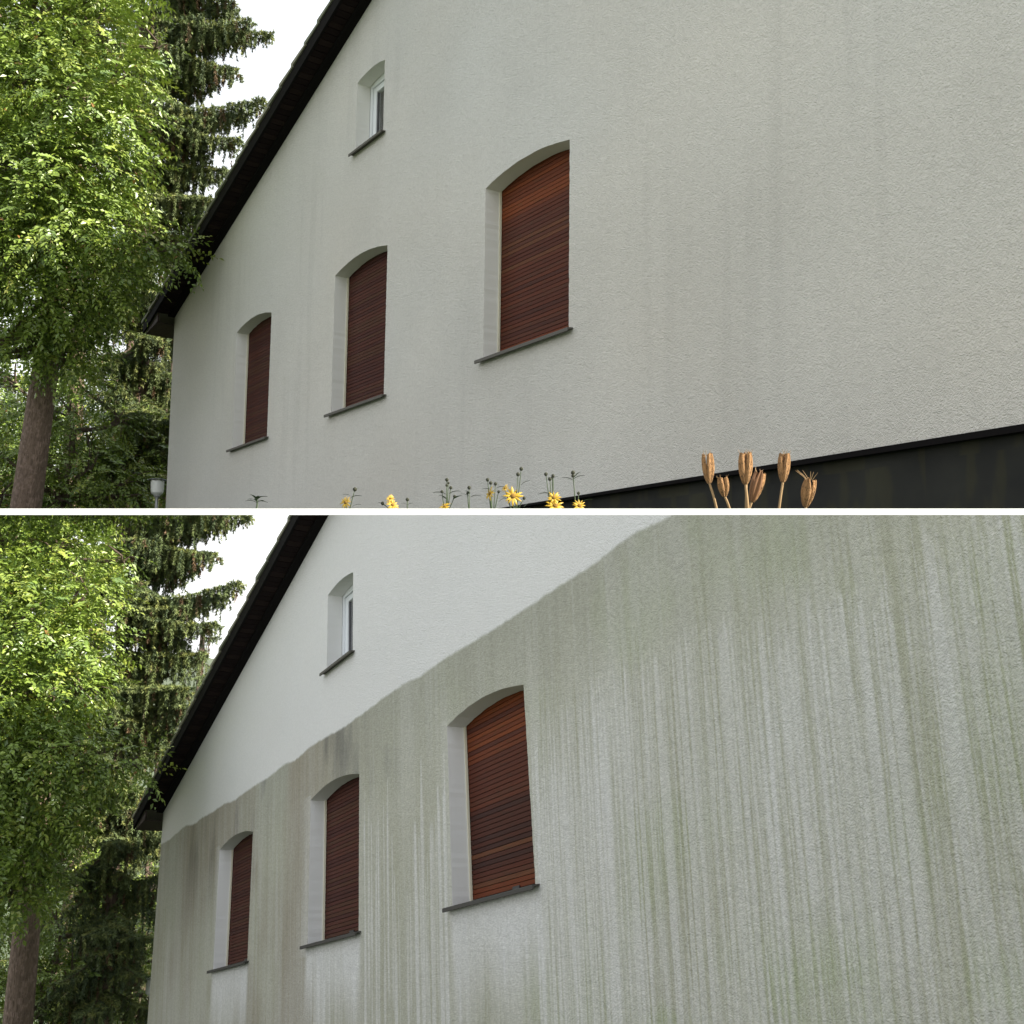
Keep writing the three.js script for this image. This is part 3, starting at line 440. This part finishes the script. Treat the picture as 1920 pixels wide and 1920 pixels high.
function spruce(F, base, top, ground, label, bark, r, turn, size, lift = 0) {
  const b = [base[0], ground(base[0], base[2]), base[2]], o = thing(F, b, 'spruce_tree', label, 'tree'), lean = V(top[0] - b[0], top[1] - b[1], top[2] - b[2]);
  const at = (k) => lean.clone().multiplyScalar(k);
  const t = mesh(o, 'trunk', tube([at(0), at(0.3).add(V(0.03, 0, 0)), at(0.65), at(1)], r, r * 0.25, 12, 30), bark); t.position.set(0, 0, 0);
  for (const [n, g, m] of [['branches', SPRUCE.wood, bark], ['crown', SPRUCE.needles, needleMat]]) { const c = mesh(o, n, g, m); c.position.set(0, lift, 0); c.scale.setScalar(size); c.quaternion.setFromUnitVectors(UPV, lean.clone().normalize()).multiply(new THREE.Quaternion().setFromAxisAngle(UPV, turn)); }
}
const deckG = (u, n) => -1.318 - 0.0912 * u - 0.0784 * n, hillG = () => -2.6;
broadTree(HIGH, [-6.3105, 4.3995, 1.4725], deckG, 'sunlit yellow-green broadleaf tree left of the upper house, branch over its eave', barkU);
broadTree(LOW, [-6.4908, 4.1185, 1.8089], hillG, 'sunlit yellow-green broadleaf tree left of the lower house, branch over its eave', barkL);
rightSpruce(HIGH, [-9.797, 6.989, -0.919], deckG, 'drooping spruce with long boughs reaching toward the roof of the upper house', barkU);
rightSpruce(LOW, [-9.983, 6.629, -0.388], hillG, 'drooping spruce with long boughs reaching toward the roof of the lower house', barkL);
spruce(HIGH, [-8.67, 0, 1.86], [-7.25, 8.6, 1.5], deckG, 'spruce with a thick pale leaning trunk at the left edge of the upper half', barkU, 0.21, 0.4, 0.46, 3.2);
spruce(LOW, [-11.62, 0, 1.23], [-6.9, 8.0, 2.2], hillG, 'spruce with a thick pale leaning trunk at the left edge of the lower half', barkL, 0.24, 0.4, 0.44, 4.6);
spruce(HIGH, [-16.0, 0, -0.47], [-16, 12, -0.4], deckG, 'dark spruce standing behind the broadleaf tree in the upper half', barkU, 0.2, 1.7, 0.95);
spruce(LOW, [-16.6, 0, -0.1], [-16.6, 12, -0.1], hillG, 'dark spruce standing behind the broadleaf tree in the lower half', barkL, 0.2, 1.7, 1.05);
spruce(HIGH, [-19.1, 0, 0.9], [-19, 12.5, 1], deckG, 'far dark spruce at the upper left edge behind the other trees', barkU, 0.2, 2.9, 1.0);
spruce(LOW, [-19.6, 0, 1.3], [-19.6, 12, 1.3], hillG, 'far dark spruce at the lower left edge behind the other trees', barkL, 0.2, 2.9, 1.1);
for (const [F, G, half, list] of [[HIGH, deckG, 'upper', [[-12.9, -1.45, 3.1], [-12.4, -0.3, 2.7], [-17.6, -3.3, 6.6], [-16.6, -1.7, 7.2], [-14.6, -2.6, 4.6]]], [LOW, hillG, 'lower', [[-15.2, -1.2, 5.6], [-14.6, -0.2, 5.1], [-18.5, -2.0, 9.2], [-17.0, -0.6, 9.4], [-15.5, -2.05, 10.2]]]])
  list.forEach(([u, n, h], i) => spruce(F, [u, 0, n], [u, G(u, n) + h, n], G, `${['small spruce closest to the corner', 'small spruce just left of the lamp', 'farthest spruce seen beside the roof edge', 'tall dark spruce between trunk and roof', 'middle-sized spruce behind the small ones'][i]} of the ${half} house`, F === HIGH ? barkU : barkL, 0.02 * h, i * 1.3, h / 12.6));
shrub(HIGH, [-9.636, -0.057, 0.92], deckG, 'shaded leafy shrub under the spruces beside the upper house corner', barkU);
shrub(HIGH, [-10.8, 0.45, -0.15], deckG, 'dark leafy shrub growing behind the upper garden lamp', barkU);
shrub(LOW, [-12.3, 0.75, -0.2], hillG, 'dark leafy shrub growing against the lower house corner', barkL);
shrub(LOW, [-11.651, 0.089, 0.726], hillG, 'shaded leafy shrub under the spruces beside the lower house corner', barkL);

// ---------------------------------------------------------------- garden lamps
function lamp(F, base, top, label) {
  const o = thing(F, base, 'garden_lamp', label, 'lamp'), L = (pts) => new THREE.LatheGeometry(pts.map((p) => new THREE.Vector2(...p)), 20), h = top - base[1];
  const opal = mat(0.8, 0.8, 0.78, 0.35), met = mat(0.35, 0.35, 0.36, 0.4, { metalness: 0.5 });
  const put = (n, g, m) => { const c = mesh(o, n, g, m); c.position.set(0, 0, 0); };
  put('post', L([[0, 0], [0.06, 0], [0.06, 0.015], [0.026, 0.02], [0.022, h - 0.3], [0.045, h - 0.27], [0.05, h - 0.25], [0, h - 0.25]]), met);
  put('shade', L([[0.045, h - 0.25], [0.085, h - 0.22], [0.092, h - 0.2], [0.1, h - 0.035], [0.095, h - 0.02], [0, h - 0.02]]), opal);
  put('cap', L([[0, h - 0.018], [0.135, h - 0.018], [0.135, h - 0.008], [0.05, h + 0.012], [0, h + 0.014]]), met);
}
lamp(HIGH, [-9.007, deckG(-9.007, -0.059), -0.059], -0.02, 'small white cylindrical garden lamp on a grey post beside the upper house corner');
lamp(LOW, [-11.12, -2.6, -0.5], 0.22, 'small white garden lamp almost hidden by the lower house corner');

// ---------------------------------------------------------------- flowers and seed heads along the front of the slab
const WORLD = new THREE.Quaternion();
function plantThing(x, d, name, label, category, group) { const o = new THREE.Group(); o.name = numbered(name); o.position.copy(onDeck(x, d)); o.userData = { label, category }; if (group) o.userData.group = group; scene.add(o); return o; }
const stemMat = mat(0.04, 0.062, 0.026, 0.8), leafPlant = mat(0.035, 0.055, 0.028, 0.7), budMat = mat(0.028, 0.03, 0.018, 0.9), petalMat = new THREE.MeshPhysicalMaterial({ color: new THREE.Color().setRGB(0.52, 0.32, 0.005), roughness: 0.55, transmission: 0.25, thickness: 0, side: THREE.DoubleSide }), discMat = mat(0.16, 0.085, 0.01, 0.9);
const petalGeo = (() => { const p = [], N = 5, col = (t) => 0.125 * Math.sin(Math.PI * Math.pow(t, 0.75)) + 0.012; const P = (t, s) => V(t, 0.10 * Math.sin(t * 2.2) - 0.12 * t * t + (s ? -0.03 : 0), s * col(t)); for (let i = 0; i < N; i++) { const a = i / N, b = (i + 1) / N; for (const s of [-1, 1]) { for (const q of [P(a, 0), P(b, 0), P(b, s), P(a, 0), P(b, s), P(a, s)]) p.push(q.x, q.y, q.z); } } const g = new THREE.BufferGeometry(); g.setAttribute('position', new THREE.Float32BufferAttribute(p, 3)); g.computeVertexNormals(); return g; })();
const discGeo = new THREE.LatheGeometry([[0, -0.16], [0.1, -0.12], [0.26, 0], [0.24, 0.09], [0.12, 0.15], [0, 0.16]].map((p) => new THREE.Vector2(...p)), 12);
const budGeo = new THREE.LatheGeometry([[0, -1], [0.5, -0.85], [0.95, -0.2], [0.85, 0.4], [0.45, 0.85], [0, 1]].map((p) => new THREE.Vector2(...p)), 10);
const bladeGeo = (() => { const p = [], N = 6, w = (t) => 0.13 * Math.sin(Math.PI * Math.pow(t, 0.7)) + 0.004, P = (t, s) => V(t, 0.30 * t - 0.42 * t * t + Math.abs(s) * 0.03, s * w(t)); for (let i = 0; i < N; i++) { const a = i / N, b = (i + 1) / N; for (const s of [-1, 1]) for (const q of [P(a, 0), P(b, 0), P(b, s), P(a, 0), P(b, s), P(a, s)]) p.push(q.x, q.y, q.z); } const g = new THREE.BufferGeometry(); g.setAttribute('position', new THREE.Float32BufferAttribute(p, 3)); g.computeVertexNormals(); return g; })();
const MM = 0.0025;   // the plants are drawn in units of 2.5 mm
reseed(303);
function flowerPlant(x, d, spec, label) {   // flowers [dx, h, r, yaw, pitch], buds [dx, h, r], leaves [dx, h, len, yaw]
  const o = plantThing(x * MM, d, 'yellow_flower_plant', label, 'flower', 'yellow flowers along the front of the slab');
  const stem = (dx, h, r = 0.55) => mesh(o, 'stem', tube([V(dx * 0.35 * MM, 0, 0), V(dx * 0.7 * MM, h * 0.5 * MM, 1.5 * MM), V(dx * MM, h * MM, 0)], r * MM * 1.5, r * MM * 1.0, 5, 8), stemMat);
  for (const [dx, h, r, yaw, pitch] of spec.flowers || []) {
    stem(dx, h); const fl = new THREE.Group(); fl.name = 'flower'; fl.position.set(dx * MM, h * MM, 3 * MM); fl.rotation.set(Math.PI / 2 - pitch, 0, 0); fl.scale.setScalar(r * 0.92 * MM);
    const spin = new THREE.Quaternion().setFromAxisAngle(UPV, yaw); fl.quaternion.premultiply(spin); o.add(fl);
    const n = 11 + Math.floor(rnd() * 3); mesh(fl, 'disc', discGeo, discMat);
    for (let i = 0; i < n; i++) { const p = mesh(fl, 'petal', petalGeo, petalMat); const a = i / n * Math.PI * 2 + rr(-0.12, 0.12); p.rotation.set(rr(-0.3, 0.3), a, rr(-0.25, 0.12), 'YXZ'); p.position.set(Math.cos(a) * 0.16, 0, -Math.sin(a) * 0.16); const s = rr(0.78, 1.0); p.scale.set(s, 1, s); }
  }
  for (const [dx, h, r] of spec.buds || []) { stem(dx, h, 0.45); const b = mesh(o, 'bud', budGeo, budMat); b.position.set(dx * MM, h * MM, 0); b.scale.setScalar(r * 1.35 * MM); }
  for (const [dx, h, len, yaw, tilt = 0] of spec.leaves || []) { const b = mesh(o, 'leaf', bladeGeo, leafPlant); b.position.set(dx * MM, h * MM, 0); b.rotation.set(0, yaw, tilt, 'YXZ'); b.scale.set(len * MM, len * MM, len * MM * 1.5); }
}
const T = 3.5, R_ = 0, L_ = Math.PI;
flowerPlant(-206, T, { flowers: [[-2, 8, 9, -0.5, 0.2]], buds: [[9, 25, 2.2]], leaves: [[4, 14, 14, R_, 0.3], [3, 17, 9, L_, 0.2], [8, 24, 7, R_, 0.5], [6, 3, 12, R_ + 0.4, 0.4]] }, 'yellow flower with a leafy shoot, leftmost of the yellow flowers');
flowerPlant(-148, T, { flowers: [[-4, 13, 6, 0.2, 0.2], [-1, 5, 9, 0.3, 0.4]], buds: [[-14, 7, 1.8]], leaves: [[-8, 2, 13, L_, 0.6]] }, 'two yellow flowers one above the other, second plant from the left');
flowerPlant(-131, T, { buds: [[0, 12, 1.9]], leaves: [[0, 5, 8, R_, 0.4], [0, 5, 8, L_, 0.4]] }, 'single dark bud on a short stem right of the paired yellow flowers');
flowerPlant(-82, T, { flowers: [[-2, 3, 8, -0.4, 0.6]], buds: [[0, 37, 1.9], [0, 30, 1.5], [5, 27, 1.7], [-6, 22, 1.6], [10, 16, 1.6], [2, 33, 1.2]], leaves: [[0, 18, 17, L_, 0.25], [3, 19, 15, R_, 0.35], [8, 12, 14, R_ - 0.5, 0.4], [0, 12, 12, L_ + 0.5, 0.5]] }, 'branching stem of dark buds above a low half hidden yellow flower');
flowerPlant(-53, T, { buds: [[-1, 27, 1.9], [-3, 20, 1.3]], leaves: [[0, 15, 12, L_, 0.45], [1, 15, 13, R_, 0.25], [0, 19, 8, L_ + 0.6, 0.6]] }, 'lone stem with one dark bud and paired leaves');
flowerPlant(-24, T, { flowers: [[-4, 19, 10, -0.9, 0.1]], buds: [[-7, 37, 1.8], [-3, 33, 1.8], [3, 32, 1.8], [7, 22, 1.5]], leaves: [[-2, 24, 12, L_, 0.2], [4, 26, 12, R_, 0.3], [8, 10, 10, R_, 0.5]] }, 'yellow flower turned left under a cluster of three dark buds');
flowerPlant(3, T, { flowers: [[-2, 16, 13.5, 0.1, 0.25], [-12, 26, 6, -0.4, 0.5]], buds: [[8, 51, 2], [4, 44, 2], [12, 14, 1.7]], leaves: [[8, 30, 13, R_, 0.6], [12, 2, 10, R_ + 0.4, 0.8], [-9, 12, 9, L_, 0.5]] }, 'largest yellow flower with a tall thin bud stem rising behind it');
flowerPlant(52, T, { flowers: [[0, 14, 10, 0, 0.25], [2, 4, 13, 0.2, 0.55]], buds: [[-10, 44, 1.9], [-5, 38, 2], [-1, 42, 1.8], [-2, 40, 1.2]], leaves: [[-3, 18, 16, L_, 0.15], [-2, 38, 8, R_, 0.5]] }, 'two overlapping yellow flowers under a trio of dark buds');
flowerPlant(82, T, { flowers: [[2, 4, 10, 0.2, 0.3]], buds: [[-6, 46, 2.2], [-6, 42, 1.8], [1, 20, 1.7]], leaves: [[-6, 37, 16, R_, 0.45], [-6, 36, 14, L_, 0.35], [-4, 40, 10, R_ - 0.4, 0.8], [4, 8, 15, R_, 0.4]] }, 'rightmost yellow flower with a tall leafy bud stem');
{
  const o = plantThing(-0.799, T, 'leafy_sprout', 'small dark sprout of drooping leaves in front of the upper wall', 'plant');
  mesh(o, 'stem', tube([V(0, 0, 0), V(0.0025, 0.0175, 0), V(0, 0.0325, 0)], 0.003, 0.002, 5, 6), stemMat);
  for (let i = 0; i < 11; i++) { const b = mesh(o, 'leaf', bladeGeo, leafPlant); b.position.set(0, 0.0175 + 0.0175 * rnd(), 0); b.rotation.set(0, i * 2.4, rr(0.1, 0.55), 'YXZ'); b.scale.set(0.035, 0.04, 0.0375); }
}
// seed capsules
const podTex = colorTexture(128, 256, (i, j) => { const n = fbm(i / 6, j / 30, 4), s = sstep(0.6, 0.8, fbm(i / 12 + 7, j / 20, 3)), k = 0.75 + 0.5 * n; return [(0.25 - 0.17 * s) * k, (0.135 - 0.095 * s) * k, (0.055 - 0.04 * s) * k]; });
const podBump = greyTexture(128, 256, (i, j) => fbm(i / 5, j / 22, 4));
const podMat = new THREE.MeshStandardMaterial({ map: podTex, bumpMap: podBump, bumpScale: 0.006, roughness: 1, side: THREE.DoubleSide }), podIn = mat(0.16, 0.075, 0.03, 0.8), strawMat = mat(0.24, 0.155, 0.075, 0.9);
const valve = (open) => {   // one of three valves: a third of a ribbed capsule, unit height, tips curving apart
  const g = new THREE.PlaneGeometry(1, 1, 10, 14), p = g.attributes.position;
  for (let i = 0; i < p.count; i++) { const t = p.getY(i) + 0.5, s = p.getX(i) * 2, prof = 0.225 * Math.pow(Math.sin(Math.PI * clamp(0.05 + 0.70 * t)), 0.6), gap = 1 - open * sstep(0.45, 1, t) * 0.55, a = s * Math.PI / 3 * gap, rib = 1 - 0.3 * Math.pow(Math.abs(Math.cos(s * Math.PI)), 5) - 0.16 * Math.pow(Math.abs(s), 6), r = prof * rib + open * 0.02 * sstep(0.7, 1, t) * (1 - Math.abs(s)); p.setXYZ(i, r * Math.sin(a), t - 0.06 * Math.abs(s) * sstep(0.75, 1, t), r * Math.cos(a)); }
  g.computeVertexNormals(); return g;
};
const valveTight = valve(0.5), valveOpen = valve(1.1);
function pod(x, d, h, dx, size, wide, turn, tilt, label, opts = {}) {
  const o = plantThing(x * MM, d, 'seed_capsule', label, 'seed pod', 'dried seed heads along the front of the slab');
  mesh(o, 'stem', tube([V(0, 0, 0), V(dx * 0.45 * MM, h * 0.5 * MM, 0.5 * MM), V(dx * MM, h * MM, 0)], (opts.thick || 1.5) * MM, 1.4 * MM, 7, 10), strawMat);
  const g = new THREE.Group(); g.name = 'capsule'; g.position.set(dx * MM, (h - 0.6) * MM, 0); g.rotation.set(0.05, 0, tilt); g.scale.set(wide * size * MM, size * MM, wide * size * MM); o.add(g);
  for (let i = 0; i < 3; i++) { const v = mesh(g, 'valve', opts.open ? valveOpen : valveTight, opts.dark && i ? podIn : podMat); v.rotation.y = turn + i * Math.PI * 2 / 3; }
  mesh(g, 'core', new THREE.LatheGeometry([[0, 0.02], [0.05, 0.1], [0.06, 0.6], [0.02, 0.85], [0, 0.9]].map((p) => new THREE.Vector2(...p)), 8), podIn);
  const tips = []; for (let i = 0; i < (opts.frizz || 4); i++) { const a = rr(0, 6.28), r = 0.12; tips.push(tube([V(Math.cos(a) * r, 0.92, Math.sin(a) * r), V(Math.cos(a) * r * 1.6, 1.0, Math.sin(a) * r * 1.6), V(Math.cos(a) * r * (1.8 + 2 * (opts.flare || 0)) + rr(-0.05, 0.05), 1.04 + 0.14 * (opts.flare || 0.4), Math.sin(a) * r * 2.4)], 0.012, 0.004, 4, 5)); }
  mesh(g, 'dry_tips', mergeGeometries(tips), strawMat);
}
const Q = 3.125;
pod(228.5, Q, 29.5, -8, 34, 1.0, 0.4, 0.06, 'slim upright straw-brown seed capsule, leftmost of the dried seed heads');
pod(243, Q, 14.5, -5.5, 22.5, 1.35, 1.2, 0.12, 'smallest dried seed capsule, second from the left');
pod(263, Q, 28.5, -2, 36, 1.0, 0.9, 0.0, 'plump upright seed capsule on a thick straight stem in the middle', { thick: 2.3 });
pod(273.5, Q + 0.15, 41, 1.5, 27.5, 0.8, 0.2, -0.05, 'narrow seed capsule rising highest behind the plump middle one', { thick: 1.3 });
pod(270, Q + 0.0625, 9, 3.5, 37, 0.95, 2.0, -0.28, 'split dark brown seed capsule leaning right with its hollow showing', { open: true, dark: true });
pod(298, Q, 31, 5, 33, 0.95, 0.7, -0.06, 'upright tan seed capsule on a leaning stem, second from the right');
pod(328, Q, 3, -0.5, 33, 1.1, 1.6, -0.17, 'low seed capsule with frizzy tip, rightmost of the dried seed heads', { open: true, frizz: 7, flare: 1 });

renderer.render(scene, camera);
